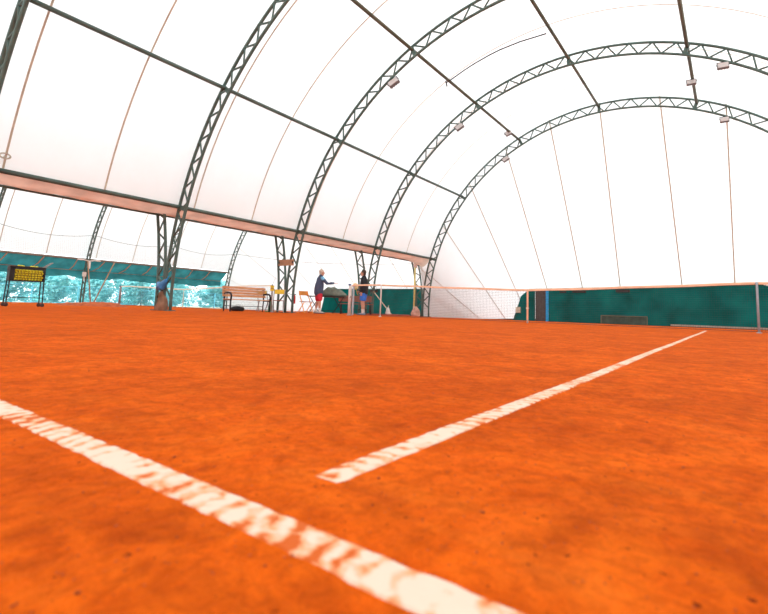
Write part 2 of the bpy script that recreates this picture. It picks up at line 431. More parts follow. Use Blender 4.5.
AL = {0: 'dark green lattice arch cut off by the upper left corner, nearest to the camera',
      1: 'dark green lattice arch over the court with a blue bag tied at its foot',
      2: 'dark green lattice arch rising beside the bench, in line with the tennis net',
      3: 'dark green lattice arch behind the two men, second from the white end wall',
      4: 'dark green lattice arch framing the white end wall, farthest of the main vault'}
BL = {0: 'lattice arch of the left vault, its far leg just outside the left edge',
      1: 'lattice arch of the left vault, far leg above the ball cart at the left edge',
      2: 'lattice arch of the left vault, far leg with two props and a white box',
      3: 'lattice arch of the left vault behind the column with the blue bag',
      4: 'lattice arch of the left vault where the teal awning ends'}
for i, y in enumerate(YS):
    arch(A, y, AL[i], 'lattice arches of the main vault')
    arch(B, y, BL[i], 'lattice arches of the left vault')

# purlins running along the hall
PN = {-3: 'long dark steel tube along the top edge of the brown fabric gutter',
      3: 'long dark steel tube low on the right side of the main vault',
      -2: 'long steel purlin crossing the left flank of the main vault',
      -1: 'long rusty steel purlin high on the left of the vault crown',
      0: 'long rusty steel purlin at the crown of the main vault',
      1: 'long steel purlin right of the crown carrying a small floodlight',
      2: 'long steel purlin on the right flank of the main vault'}
for k in range(-3, 4):
    a = P0-PSTEP*k if k else P0
    r = 9.60 if k != -3 else 9.70
    ang = {-3: 163.3, -2: 140.4, -1: 115.3, 0: 91.4, 1: 67.6, 2: 43.5, 3: 18.7}[k]
    pts = [cyl(A, r, ang, y) for y in [YS[0]+(YS[-1]-YS[0])*i/8 for i in range(9)]]
    MB().tube(pts, 0.058 if abs(k) < 3 else 0.06, 8).obj('steel_purlin', RUST if abs(k) < 2 else STEEL, None, True, PN[k], 'purlin', 'purlins of the main vault')

# gutter between the vaults
gt = thing('fabric_gutter', 'long sagging brownish pink fabric gutter between the two vaults', 'gutter', (0,0,0))
def gut(u, v):
    y = YS[0]+(YS[-1]+0.25-YS[0])*u
    sag = 0.07 + 0.02*math.sin(y*2.1) + 0.32*max(0.0, (y-8.2)/1.8)**2
    x = -9.46-1.06*v; z = 3.16-0.10*v - sag*math.sin(PI*v) + 0.012*math.sin(y*5+v*7)
    return (x, y, z)
MB().grid(gut, 120, 10).obj('trough', GUT, gt, True)
MB().tube([(-10.56, YS[0]+(YS[-1]-YS[0])*i/8, 3.04) for i in range(9)], 0.035, 8).obj('edge_tube', STEEL, gt, True)
for y in [YS[0]+1.2*i for i in range(1, 16)]:
    MB().box((-10.0, y, 3.17), (1.0, 0.03, 0.03)).obj('cross_bar', STEEL, gt)

# ------------------------------------------------------------------ court lines
def tape(name, p0, p1, wd, label, seed):
    p0, p1 = Vector(p0), Vector(p1); L = (p1-p0).length; n = max(2, int(L/0.02)) if L < 12.5 else int(L/0.03)
    rnd = random.Random(seed); mb = MB(); vs = []; fs = []
    for i in range(n+1):
        x = L*i/n; j0 = rnd.uniform(-.0022, .0022); j1 = rnd.uniform(-.0022, .0022)
        wv = 0.004*math.sin(x*1.7+seed); zz = min(1.0, x/0.05) if seed == 2 else 1.0
        vs += [(x, -wd/2-0.003+j0+wv, -0.001), (x, -wd/2+j0+wv, 0.0022*zz), (x, 0+wv, 0.003*zz), (x, wd/2+j1+wv, 0.0022*zz), (x, wd/2+0.003+j1+wv, -0.001)]
    for i in range(n):
        for k in range(4): fs.append((i*5+k, (i+1)*5+k, (i+1)*5+k+1, i*5+k+1))
    mb.add(vs, fs)
    o = mb.obj(name, MATS['tape'], None, False, label, 'court line', 'white court lines')
    o.location = p0; o.rotation_euler = (0, 0, math.atan2(p1.y-p0.y, p1.x-p0.x)); return o
tape('court_line', (5.485, -11.882, 0), (-4.115, -11.882, 0), 0.050, 'white baseline tape dusted with clay across the lower left foreground', 1)
tape('court_line', (4.085, -11.735, 0), (4.085, 0.0, 0), 0.048, 'white sideline tape running from the foreground to the net', 2)

# loose granules of clay
rnd = random.Random(3); mb = MB()
for k in range(1800):
    d = 0.5+9*rnd.random()**1.6; a = rnd.uniform(-0.75, 0.75)
    dx, dy = -math.sin(yaw+a), math.cos(yaw+a)
    x, y = 4.587+dx*d, -12.264+dy*d; r = rnd.uniform(0.0008, 0.0019)*(1+0.16*d)
    if rnd.random() < 0.04: r *= 1.8
    if y > -0.3: continue
    q = [(x+r*rnd.uniform(.7,1.2), y, r*.3), (x, y+r*rnd.uniform(.7,1.2), r*.3), (x-r, y, r*.3), (x, y-r, r*.3), (x+r*.2, y, r*rnd.uniform(.9,1.4)), (x, y, -r*.4)]
    mb.add(q, [(0,1,4),(1,2,4),(2,3,4),(3,0,4),(1,0,5),(2,1,5),(3,2,5),(0,3,5)])
mb.obj('clay_granules', mat('granule', (0.34, 0.075, 0.022), 0.9, 0.5, 30), None, True, 'loose dark clay granules strewn over the court', 'granules', kind='stuff')

# ------------------------------------------------------------------ tennis nets
def net_h(x): return 0.914+(1.07-0.914)*min(1.0, abs(x)/5.03)**1.15
def tennis_net(cx, y, half, label, tapem, strapm, pitch=0.046, sticks=True):
    t = thing('tennis_net', label, 'net', (cx, y, 0))
    m = MB(); r = 0.0022
    nv = int(2*half/pitch)
    for i in range(nv+1):
        x = -half+2*half*i/nv; m.tube([(x,0,0.03), (x,0,net_h(x)-0.03)], r, 3, cap=False)
    rows = int(0.95/pitch)
    for j in range(rows):
        pts = [(x, 0, 0.03+(net_h(x)-0.06)*j/rows) for x in [-half+2*half*i/24 for i in range(25)]]
        m.tube(pts, r if j else 0.006, 3, cap=False)
    m.obj('net_mesh', CORD, t, kind='stuff')
    b = MB(); n = 60
    vs = []; fs = []
    for i in range(n+1):
        x = -half+2*half*i/n; h = net_h(x)+0.004*math.sin(x*3.1)
        vs += [(x,-0.014,h-0.052), (x,-0.012,h-0.005), (x,0,h+0.004), (x,0.012,h-0.005), (x,0.014,h-0.052)]
    for i in range(n):
        for k in range(4): fs.append((i*5+k, (i+1)*5+k, (i+1)*5+k+1, i*5+k+1))
    b.add(vs, fs).obj('headband', tapem, t, True)
    MB().box((0,-0.012,0.457), (0.05,0.012,0.914), bev=0.003).obj('center_strap', strapm, t)
    MB().box((0,-0.022,0.40), (0.07,0.02,0.04)).obj('strap_buckle', PALE, t)
    MB().box((0,-0.012,0.04), (0.035,0.02,0.08)).obj('strap_anchor', GREY, t)
    return t
tennis_net(0, 0, 6.33, 'tennis net with clay stained headband stretched across the main court', DUSTY, DUSTY)
tennis_net(-16.9, 0, 6.3, 'distant tennis net on the neighbouring court behind the wooden bench', PALE, PALE, 0.07)
def net_post(x, y, label, m, winch=True, s=1):
    t = thing('net_post', label, 'post', (x, y, 0), 0, 'net posts')
    MB().lathe([(0.055,0),(0.055,1.05),(0.045,1.07),(0.02,1.08)], 14).obj('tube', m, t, True)
    MB().lathe([(0.09,0),(0.09,0.02),(0.06,0.03)], 14).obj('ground_sleeve', GREY, t, True)
    MB().box((0.0,-0.03,1.06), (0.10,0.06,0.06), bev=0.01).obj('pulley_cap', mat('navy_cap', (0.05,0.10,0.25), 0.5), t)
    if winch:
        MB().box((s*0.14,0.02,0.52), (0.055,0.06,1.0), bev=0.01).obj('winch_bar', mat('pale_blue_grey', (0.45,0.50,0.55), 0.5), t)
        MB().tube([(s*0.05,-0.06,0.62), (s*0.14,-0.06,0.62), (s*0.14,-0.14,0.66)], 0.012, 6).obj('crank', GREY, t)
    return t
net_post(-6.42, 0, 'whitish net post at the far left end of the main tennis net', WHITE, True, 1)
net_post(6.42, 0, 'net post at the right end of the main net, beyond the right edge', WHITE, False)
net_post(-10.55, 0, 'net post of the neighbouring court near the yellow chairs', GREY, False).scale = (0.5, 0.5, 1.0)
net_post(-23.25, 0, 'grey net post at the far end of the distant net', GREY, False)
def stick(x, label, m):
    t = thing('singles_stick', label, 'net stick', (x, -0.03, 0), 0, 'singles sticks')
    MB().lathe([(0.022,0),(0.022,1.06),(0.012,1.075)], 10).obj('rod', m, t, True)
    MB().box((0,0.012,1.045), (0.06,0.05,0.03), bev=0.006).obj('clip', m, t)
    MB().lathe([(0.05,0),(0.05,0.012),(0.025,0.02)], 10).obj('foot', m, t, True)
stick(5.029, 'grey singles stick holding the net up near the right edge', mat('stick_grey', (0.36,0.40,0.46), 0.5))
stick(-5.029, 'pale thin singles stick near the far left end of the net', WHITE)
#@@PART2
# ------------------------------------------------------------------ green windbreaks at the back
def slab(poly, y, th):
    """solid panel from an (x, z) outline, front at y"""
    n = len(poly); m = MB()
    vs = [(x, y, z) for x, z in poly] + [(x, y+th, z) for x, z in poly]
    fs = [tuple(range(n)), tuple(range(2*n-1, n-1, -1))] + [(i, n+i, n+(i+1) % n, (i+1) % n) for i in range(n)]
    return m.add(vs, fs)
YF = 17.6
wf = thing('windbreak_fence', 'dark teal windbreak of tarpaulin panels along the back of the main court', 'windbreak', (0, 0, 0))
def topz(x): return 1.86 + 0.022*(x+6.5)
slab([(-7.6,-.2),(-6.1,-.2),(-6.1,topz(-6.1)),(-6.5,1.84),(-7.05,1.41)], YF, 0.05).obj('tarp_panel', TEAL, wf)
xs = [-5.18, -2.4, 0.5, 3.4, 6.3, 8.6]
for a, b in zip(xs[:-1], xs[1:]):
    m = MB(); 
    m.grid(lambda u, v: (a+(b-a)*u-0.004, YF+0.02*math.sin(u*9+a)*math.sin(PI*v)+0.012*math.sin(v*8+u*5), -0.2+(topz(a+(b-a)*u)+0.2)*v), 14, 8)
    m.grid(lambda u, v: (b-(b-a)*u-0.004, YF+0.06, -0.2+(topz(b-(b-a)*u)+0.2)*v), 2, 2)
    m.obj('tarp_panel', TEAL, wf, True)
MB().tube([(-6.5, YF-0.02, topz(-6.5)), (8.6, YF-0.02, topz(8.6))], 0.035, 8).obj('top_rail', STEEL, wf, True)
for x0, x1, z0, z1 in ((-4.46,-4.05,1.62,1.74), (-3.66,-2.86,1.64,1.78), (-1.12,-0.36,1.68,1.86)):
    MB().box(((x0+x1)/2, YF-0.05, (z0+z1)/2), (x1-x0, 0.05, z1-z0), bev=0.01).obj('vent_slot', DARK, wf)
MB().box((4.9, YF-0.05, -0.13), (6.4, 0.06, 0.10), bev=0.01).obj('base_batten', mat('batten', (0.42,0.36,0.30), 0.8), wf)
d = thing('door_1', 'narrow door opening in the teal windbreak, filled by a sheet coloured as shade', None, kind='structure')
MB().box((-5.72, YF+0.06, 0.80), (0.70, 0.04, 2.0)).obj('door_gap_shade', mat('gap_shade_grey', (0.10,0.085,0.08), 0.8, 0.2), d)  # added sheet, coloured dark for the shade inside the open doorway
MB().box((-5.27, YF-0.02, 0.80), (0.17, 0.10, 2.02), bev=0.01).obj('blue_jamb', BLUE, d)
MB().box((-6.10, YF-0.01, 0.80), (0.05, 0.06, 2.0), bev=0.01).obj('jamb', mat('jamb_dark', (0.02,0.10,0.09), 0.7), d)
t = thing('switch_box', 'small beige electric box on the left end of the windbreak', 'electric box', (-7.21, YF-0.06, 0.30))
MB().box((0,0,0.19), (0.34,0.10,0.40), bev=0.02).obj('casing', mat('beige', (0.60,0.55,0.42), 0.6), t)
MB().box((0,-0.055,0.19), (0.28,0.01,0.33)).obj('lid', mat('beige2', (0.66,0.60,0.47), 0.6), t)
MB().tube([(-0.1,0,0),(-0.16,-0.01,-0.2),(-0.3,-0.01,-0.47)], 0.012, 6).obj('cable', BLACK, t)
t = thing('drag_board', 'low dark framed board standing against the teal windbreak', 'board', (-0.67, 17.25, fz(0, 17.25)))
MB().box((0,0,0.25), (2.44,0.04,0.46), (-0.08,0,0)).obj('panel', mat('board_green', (0.055,0.085,0.065), 0.8, 0.3, 3), t)
for a, b, c in (((0,-0.01,0.49),(2.5,0.05,0.035),0), ((0,0.01,0.02),(2.5,0.05,0.035),0), ((-1.24,0,0.25),(0.035,0.05,0.5),0), ((1.24,0,0.25),(0.035,0.05,0.5),0)):
    MB().box(a, b, (-0.08,0,0)).obj('frame_bar', mat('board_frame', (0.20,0.16,0.10), 0.8), t)
wb = thing('windbreak_fence', 'teal windbreak behind the red brown bench on the neighbouring court', 'windbreak', (0,0,0))
bx_ = [-24.6, -22.2, -19.6, -17.0, -14.4, -12.7]
slab([(-25.6,-.2),(-24.6,-.2),(-24.6,1.86),(-25.1,1.7)], YF, 0.05).obj('tarp_panel', TEAL, wb)
for a, b in zip(bx_[:-1], bx_[1:]):
    m = MB(); m.grid(lambda u, v: (a+(b-a)*u, YF+0.03*math.sin(u*9+a), -0.2+2.06*v), 12, 4); m.grid(lambda u, v: (b-(b-a)*u, YF+0.07, -0.2+2.06*v), 2, 2)
    m.obj('tarp_panel', TEAL, wb, True)
MB().tube([(-25.0, YF-0.02, 1.86), (-12.7, YF-0.02, 1.86)], 0.03, 8).obj('top_rail', STEEL, wb, True)
MB().box((-19.6, YF-0.05, 1.70), (0.8, 0.05, 0.2), bev=0.01).obj('vent_slot', DARK, wb)

# ------------------------------------------------------------------ floodlights under the roof
def floodlight(loc, rz, tilt, label, drop=0.0, s=1.0, ry=0.0):
    t = thing('floodlight', label, 'floodlight', loc, rz, 'floodlights under the roof')
    t.scale = (s, s, s); t.rotation_euler = (0, -ry, rz)
    E_ = Euler((tilt, 0, 0)).to_matrix()
    def bx(c, dm, nm, m, bev=0.0):
        return MB().box(E_ @ Vector(c), dm, E_, bev).obj(nm, m, t)
    h = bx((0, 0.06, -0.16), (0.44, 0.12, 0.32), 'housing', mat('lamp_housing', (0.16,0.155,0.155), 0.5), 0.02)
    g = bx((0, -0.006, -0.16), (0.38, 0.012, 0.26), 'glass', LAMP)
    for k in range(4): bx((-0.15+0.1*k, 0.135, -0.16), (0.02, 0.04, 0.26), 'cooling_fin', BLACK)
    MB().tube([(-0.235,0.05,-0.12), (-0.235,0.05,0.02), (0.235,0.05,0.02), (0.235,0.05,-0.12)], 0.014, 6).obj('bracket', BLACK, t)
    MB().tube([(0,0.05,0.02),(0,0.05,0.14+drop)], 0.016, 6).obj('stem', BLACK, t)
    return t
fl = [((-4.92, -0.05, 8.18), 0.35, -0.45, 'floodlight hanging from the arch in line with the net', 0, 0.92, 0.6),
      ((-4.96, 4.78, 8.28), 0.35, -0.45, 'floodlight hanging from the second farthest arch, left of the crown', 0, 0.85, 0.6),
      ((4.62, 4.78, 8.40), 0.1, -0.35, 'floodlight hanging from the second farthest arch, right of the crown', 0, 0.75, 0),
      ((-4.92, 9.69, 8.28), 0.35, -0.45, 'floodlight hanging from the farthest arch, left of the crown', 0, 0.82, 0.6),
      ((4.60, 9.69, 8.42), 0.0, -0.35, 'floodlight hanging from the farthest arch, right of the crown', 0, 0.75, 0),
      ((-4.20, 8.35, 9.06), 0.5, -0.45, 'floodlight fixed to the rusty purlin left of the crown', 0, 0.75, 0.5),
      ((3.62, 7.25, 9.18), 0.1, -0.45, 'floodlight fixed to the purlin right of the crown', 0, 0.75, 0)]
for a in fl: floodlight(*a)
t = thing('roof_cable', 'thin black cable curving under the crown between two purlins', 'cable', (0, 2.45, 0))
MB().tube([(-4.18,0,8.98),(-3.95,0,9.06),(-3.4,0,9.28),(-2.98,0,9.42),(-2.4,0,9.57),(-1.99,0,9.65),(-1.24,0,9.72),(-0.3,0,9.72)], 0.022, 6).obj('cord', BLACK, t, True)
MB().tube([(-4.22,0.0,9.05),(-4.16,0.0,8.82)], 0.024, 6).obj('clamp', BLACK, t)
# round clip at the lower membrane edge, upper left
t = thing('membrane_grommet', 'small round grommet low on the membrane at the left edge', 'grommet', (-9.20, -8.95, 3.50))
MB().tube([(0.02*0, 0.10*math.cos(a), 0.06*math.sin(a)) for a in [2*PI*i/16 for i in range(16)]], 0.018, 6, closed=True).obj('ring', mat('grommet', (0.5,0.47,0.38), 0.6), t, True)
MB().tube([(0,0,0.0),(-0.25,0,-0.02)], 0.014, 6).obj('tie', mat('grommet', (0.5,0.47,0.38), 0.6), t)

# ------------------------------------------------------------------ left side opening: eave, awning, props, rope
XE = -28.06
MB().tube([(XE, y, 2.72) for y in (-9.42, 0, 9.9)], 0.06, 8).obj('eave_tube', mat('eave_brown', (0.24,0.20,0.16), 0.7), None, True, 'long brownish eave tube above the teal awning', 'beam')
aw = thing('side_awning', 'long teal awning hanging loose below the eave of the left vault', 'awning', (0,0,0))
def awn(u, v):
    y = -11.0+20.7*u; wob = math.sin(y*1.9)+0.6*math.sin(y*4.3+1)
    if v < 0.6:
        q = v/0.6; x = XE-0.02-0.75*q; z = 2.68-0.62*q-0.09*math.sin(PI*q)*(1+0.4*wob)
    else:
        q = (v-0.6)/0.4; x = XE-0.77+0.10*math.sin(PI*q)+0.05*wob*q; z = 2.06-(0.46+0.06*wob)*q
    return (x, y, z)
MB().grid(awn, 120, 14).obj('cloth', AWN, aw, True)
sr = random.Random(5); y = -5.4
while y < 9.4:
    a = Vector((XE+0.03, y, 2.66)); b = Vector((XE-0.70, y-0.30*sr.uniform(.3,1.2), 2.07))
    MB().tube([a, a.lerp(b, .5)+Vector((0,0,-0.10)), b], 0.03, 5).obj('strap', mat('tan_strap', (0.50,0.28,0.17), 0.8), aw)
    y += sr.uniform(1.3, 1.7)
MB().tube([(XE-0.75,-11,2.05),(XE-0.75,9.7,2.05)], 0.02, 6).obj('hem_cord', BROWN, aw)
for nm, a, b, lb in (('prop_pole', (-27.35,0.22,0.0), (-27.5,-0.12,2.60), 'upright brownish prop pole leaning on the far lattice leg'),
                     ('prop_pole', (-27.30,0.32,0.0), (-27.95,1.55,2.66), 'slanted dark prop pole rising right to the eave')):
    MB().tube([a, b], 0.035, 8).obj(nm, BROWN, None, True, lb, 'pole', 'prop poles by the awning')
t = thing('switch_box', 'small white junction box with cable hanging by the far lattice leg', 'electric box', (-27.72, -0.14, 1.50))
MB().box((0,0,0.28), (0.10,0.20,0.28), bev=0.02).obj('casing', WHITE, t)
MB().tube([(0,0,0.14),(0,0.01,-0.12)], 0.03, 6).obj('cable', WHITE, t)
t = thing('lamp_bracket', 'white pair of lamp arms on top of the far lattice leg', 'lamp', (-27.50, -0.05, 2.52))
MB().tube([(0,-0.42,0.14),(0,0.0,0.06),(0,0.42,0.14)], 0.035, 6).obj('arm', WHITE, t)
for s_ in (-1, 1): MB().box((0.02, s_*0.48, 0.12), (0.12,0.26,0.09), bev=0.02).obj('lamp_head', WHITE, t)
MB().box((0,0.04,-0.18), (0.10,0.12,0.45), bev=0.03).obj('cable_bundle', WHITE, t)
t = thing('guard_net', 'fine white guard netting hung on a dark rope behind the left court', 'netting', (0,0,0))
rp = []
for i in range(5):
    y0, y1 = (YS+[9.75])[i], (YS+[9.75])[min(i+1, 4)]
path = []
def rope_z(y): 
    k = max(j for j in range(5) if YS[j] <= y+1e-6); 
    if k == 4: return 4.15
    q = (y-YS[k])/(YS[k+1]-YS[k]); return 4.15-0.30*4*q*(1-q)
path = [Vector((-27.2, y, rope_z(y))) for y in [YS[0]+(YS[-1]-YS[0])*i/48 for i in range(49)]]
path += [Vector((-27.2+16.6*q, 9.85, 4.15-1.25*q-0.5*math.sin(PI*q)*0.6)) for q in [i/16 for i in range(1, 17)]]
MB().tube(path, 0.014, 5).obj('rope', mat('rope_grey', (0.20,0.20,0.20), 0.9), t, True)
m = MB()
for i in range(0, 190):
    y = YS[0]+(YS[-1]-YS[0])*i/190; m.tube([(-27.2,y,rope_z(y)), (-27.22,y+0.12,2.85)], 0.0028, 3, cap=False)
for j in range(1, 13):
    m.tube([(-27.2, y, rope_z(y)+(2.85-rope_z(y))*j/12) for y in [YS[0]+(YS[-1]-YS[0])*i/48 for i in range(49)]], 0.0028, 3, cap=False)
m.obj('net_mesh', mat('net_pale', (0.55,0.55,0.55), 0.9), t, kind='stuff')
# low clay ridge on the far side
m = MB()
def ridge(u, v):
    x = -1.3+2.6*u; y = -0.45+0.9*v; e = min(1, 7*min(u, 1-u)+0.02)**0.7*min(1, 3.2*min(v, 1-v)+0.02)**0.7
    return (x, y, -0.02+0.20*e*(0.85+0.15*math.sin(x*2.3+0.6))+0.008*math.sin(x*19+y*9))
m.grid(ridge, 48, 14)
m.obj('clay_heap', mat('clay_heap', (0.42,0.095,0.03), 0.9, 0.3, 5, bump=0.5, bscale=12), None, True, 'low reddish ridge of piled clay left of the blue bag', 'clay heap', loc=(-17.0,-3.8,0)).rotation_euler = (0,0,0.62)

# ------------------------------------------------------------------ garden outside
MB().grid(lambda u, v: (-75+46.6*u, -45+90*v, -0.12), 8, 8).obj('ground_outside', mat('pale_ground', (0.42,0.46,0.36), 0.9, 0.2, 1), kind='structure')
MB().grid(lambda u, v: (-75+150*u, -90+180*v, -0.40), 4, 4).obj('ground_around', mat('pale_ground', (0.42,0.46,0.36), 0.9, 0.2, 1), kind='structure')
LEAF = mat('leaf', (0.34, 0.72, 0.75), 0.6, 0.35, 1.2, trans=0.4)
def foliage(seed, n, rx, ry, h):
    r = random.Random(seed); m = MB(); blobs = [(r.uniform(-.6,.6)*rx, r.uniform(-.6,.6)*ry, r.uniform(.15,.8)*h, r.uniform(.35,.6)) for _ in range(14)]
    for k in range(n):
        bx, by, bz, br = r.choice(blobs); d = Vector((r.gauss(0,1), r.gauss(0,1), r.gauss(0,1))).normalized()*br*r.uniform(.75,1.05)
        c = Vector((bx+d.x*rx, by+d.y*ry, max(0.03, bz+d.z*h*.45))); s = r.uniform(.08,.17)
        a = Vector((r.gauss(0,1), r.gauss(0,1), r.gauss(0,.6))).normalized(); b = a.cross(Vector((r.gauss(0,1), r.gauss(0,1), r.gauss(0,1)))).normalized()
        m.add([c-a*s, c+b*s*.45, c+a*s, c-b*s*.45], [(0,1,2,3)])
    return m.mesh('foliage', LEAF)
FM = [foliage(11, 5200, 1.5, 1.3, 2.6), foliage(12, 5200, 1.3, 1.5, 3.2)]
shr = [(-35.5,-5.6,0,1.0,'leafy shrub outside at the left edge behind the ball cart'), (-36.0,-2.4,1,1.1,'leafy shrub outside just right of the ball cart'),
       (-35.2,0.8,0,1.05,'leafy shrub outside behind the two prop poles'), (-36.2,3.8,1,1.0,'leafy shrub outside between the prop poles and the blue bag column'),
       (-35.4,7.0,0,1.15,'leafy shrub outside behind the blue bag column'), (-36.0,10.2,1,1.05,'leafy shrub outside right of the blue bag column'),
       (-35.2,13.4,0,1.0,'leafy shrub outside left of the last far arch leg'), (-36.0,16.8,1,1.1,'leafy shrub outside at the end of the awning')]
for x, y, k, s, lb in shr:
    t = thing('leafy_shrub', lb, 'shrub', (x, y, -0.12), random.uniform(0, 6), 'shrubs outside'); t.scale = (s, s, s)
    mobj('foliage', FM[k], t, kind='stuff')
    MB().tube([(0,0,0),(0.05,0.02,0.7),(0.0,0.1,1.5)], [0.07,0.05,0.02], 6).obj('stem', BROWN, t)
t = thing('garden_fence', 'pale blue wire fence with posts outside the awning', 'fence', (-31.4, 0, -0.12))
CY_ = mat('fence_blue', (0.16,0.55,0.72), 0.6)
for i in range(12):
    MB().tube([(0,-9+2.5*i,0),(0,-9+2.5*i,1.25)], 0.035, 6).obj('post', CY_, t)
for z in (0.15, 1.2): MB().tube([(0,-9,z),(0,18.5,z)], 0.02, 6).obj('rail', CY_, t)
m = MB()
for i in range(230): m.tube([(0,-9+0.12*i,0.15),(0,-9+0.12*i,1.2)], 0.006, 3, cap=False)
for j in range(9): m.tube([(0,-9,0.15+0.117*j),(0,18.5,0.15+0.117*j)], 0.006, 3, cap=False)
m.obj('wire_mesh', CY_, t, kind='stuff')

# ------------------------------------------------------------------ ball cart
t = thing('ball_cart', 'black wheeled ball cart with a basket of yellow tennis balls', 'ball cart', (-12.40, -7.36, 0), 1.46)
W_, D_, ZB, ZT = 0.80, 0.42, 0.74, 1.14
cart = t
for sx in (-1, 1):
    for sy in (-1, 1):
        g = MB().tube([(sx*W_/2*1.02, sy*D_/2, 0.09), (sx*W_/2*0.94, sy*D_/2*.95, ZT)], 0.016, 8).obj('leg', BLACK, t)
        c = MB(); c.ell((sx*W_/2*1.02, sy*D_/2, 0.055), (0.055,0.022,0.055), 12, 8); c.obj('caster', mat('caster', (0.08,0.05,0.045), 0.7), g, True)
bk = MB()
bk.box((0,0,ZB), (W_, D_, 0.015))
bk.box((-W_/2+.05,-D_/2,(ZB+ZT)/2), (0.10,0.012,ZT-ZB)); bk.box((0,D_/2,(ZB+ZT)/2), (W_,0.012,ZT-ZB))
bk.box((-W_/2,0,(ZB+ZT)/2), (0.012,D_,ZT-ZB)); bk.box((W_/2,0,(ZB+ZT)/2), (0.012,D_,ZT-ZB))
bk.box((0,-D_/2,ZT-.035), (W_,0.012,0.09)); bk.obj('basket', mat('basket_black', (0.03,0.035,0.035), 0.7), t)
for z in (ZB, ZT):
    MB().tube([(-W_/2,-D_/2,z),(W_/2,-D_/2,z),(W_/2,D_/2,z),(-W_/2,D_/2,z)], 0.014, 6, closed=True).obj('rim', BLACK, t)
for i in range(1, 10): MB().tube([(-W_/2+.10+i*.076,-D_/2,ZB),(-W_/2+.10+i*.076,-D_/2,ZT)], 0.0035, 5).obj('wire', BLACK, t)
for i in range(1, 4): MB().tube([(-W_/2+.1,-D_/2,ZB+i*.075),(W_/2,-D_/2,ZB+i*.075)], 0.0035, 5).obj('wire', BLACK, t)
for sy in (-1, 1): MB().tube([(-W_/2,sy*D_/2,0.26),(W_/2,sy*D_/2,0.26)], 0.012, 6).obj('stretcher', BLACK, t)
MB().tube([(W_/2-.06,-D_/2*.8,ZT-.02),(W_/2+.16,-D_/2*.8,ZT+.17),(W_/2+.16,D_/2*.8,ZT+.17),(W_/2-.06,D_/2*.8,ZT-.02)], 0.014, 6).obj('handle', GREY, t)
bmesh_ = MB().ell((0,0,0), (0.033,0.033,0.033), 12, 8).mesh('tennis_ball', BALL, True)
spots = []
br = random.Random(2)
for row in range(5):
    for i in range(10):
        for dpt in range(2):
            spots.append((-W_/2+.125+.0655*i+(.03 if row % 2 else 0)*0.8, -D_/2+.045+dpt*.066, ZB+.043+.062*row+br.uniform(-.003,.003)))
for i in range(9):
    for dpt in range(2, 6): spots.append((-W_/2+.14+.067*i, -D_/2+.05+dpt*.066, ZB+.30+.006*br.random()))
for (x, y, z) in [(-.20,-.05,ZT+.02),(-.13,-.04,ZT+.02),(-.16,.03,ZT+.02),(-.08,.02,ZT+.015),(.08,-.05,ZT+.015),(.15,-.04,ZT+.015),(.22,-.03,ZT+.015),(.12,.03,ZT+.015),(.19,.04,ZT+.01)]:
    for q in (0, .066): spots.append((x, y, z-q))
Rz = Matrix.Rotation(1.46, 3, 'Z')
for sp in spots:
    o = mobj('tennis_ball', bmesh_, None, 'yellow tennis ball lying above the rim of the ball cart basket' if sp[2] > ZT else 'yellow tennis ball heaped inside the basket of the ball cart', 'ball', 'tennis balls on top of the ball cart' if sp[2] > ZT else 'tennis balls in the ball cart')
    o.location = Rz @ Vector(sp) + Vector((-12.40,-7.36,0))

# ------------------------------------------------------------------ benches, chairs, table
def slat_bench(name, label, loc, rz, L, wood, frame, arms=True, nb=4, ns=4, back=0.92):
    t = thing(name, label, 'bench', loc, rz)       # length along X, sitter looks along -Y
    for k in range(ns): MB().box((0, -0.20+0.115*k, 0.44), (L, 0.10, 0.03), bev=0.006).obj('seat_slat', wood, t)
    for k in range(nb):
        z = 0.53+(back-0.53)*(k+.5)/nb; MB().box((0, 0.21+0.18*(z-.5), z), (L, 0.028, (back-0.53)/nb*0.84), (-0.18,0,0), 0.005).obj('back_slat', wood, t)
    for sx in (-1, 1):
        x = sx*(L/2-0.09)
        f = MB(); f.tube([(x,-0.24,0),(x,-0.23,0.40),(x,-0.18,0.42),(x,0.2,0.42),(x,0.31,back)], 0.028, 6); f.tube([(x,0.20,0.42),(x,0.24,0.0)], 0.02, 6)
        fr = f.obj('end_frame', frame, t, True)
        if arms: MB().tube([(x,-0.23,0.40),(x,-0.27,0.56),(x,-0.20,0.66),(x,0.0,0.68),(x,0.24,0.66)], 0.034, 6).obj('armrest', frame, fr, True)
    MB().tube([(-L/2+.09,0.22,0.2),(L/2-.09,0.22,0.2)], 0.012, 6).obj('stretcher', frame, t)
    return t
slat_bench('park_bench', 'light wooden slatted bench with black frame left of the column', (-10.45,-1.19,0), PI/2-0.12, 1.76, WOOD, BLACK, True, 4, 4, 0.93)
slat_bench('park_bench', 'red brown slatted bench behind the man in blue shorts', (-8.98,3.25,0.0), PI/2-0.75, 1.45, REDWOOD, BLACK, False, 4, 4, 0.80)
def folding_chair(label, loc, rz, cback, cseat, cframe):
    t = thing('folding_chair', label, 'chair', loc, rz, 'folding chairs beside the court')
    MB().box((0,0.20,0.79), (0.42,0.02,0.17), (-0.15,0,0), 0.01).obj('backrest', cback, t)
    MB().box((0,-0.02,0.45), (0.40,0.36,0.025), bev=0.01).obj('seat', cseat, t)
    for sx in (-1, 1):
        x = sx*0.20
        MB().tube([(x,-0.24,0),(x*0.98,0.22,0.88)], 0.018, 6).obj('back_leg', cframe, t)
        MB().tube([(x*.9,0.24,0),(x*.9,-0.18,0.45)], 0.018, 6).obj('front_leg', cframe, t)
    for y, z in ((-0.2,0.08),(0.2,0.08)): MB().tube([(-0.19,y,z),(0.19,y,z)], 0.010, 6).obj('stretcher', cframe, t)
    return t
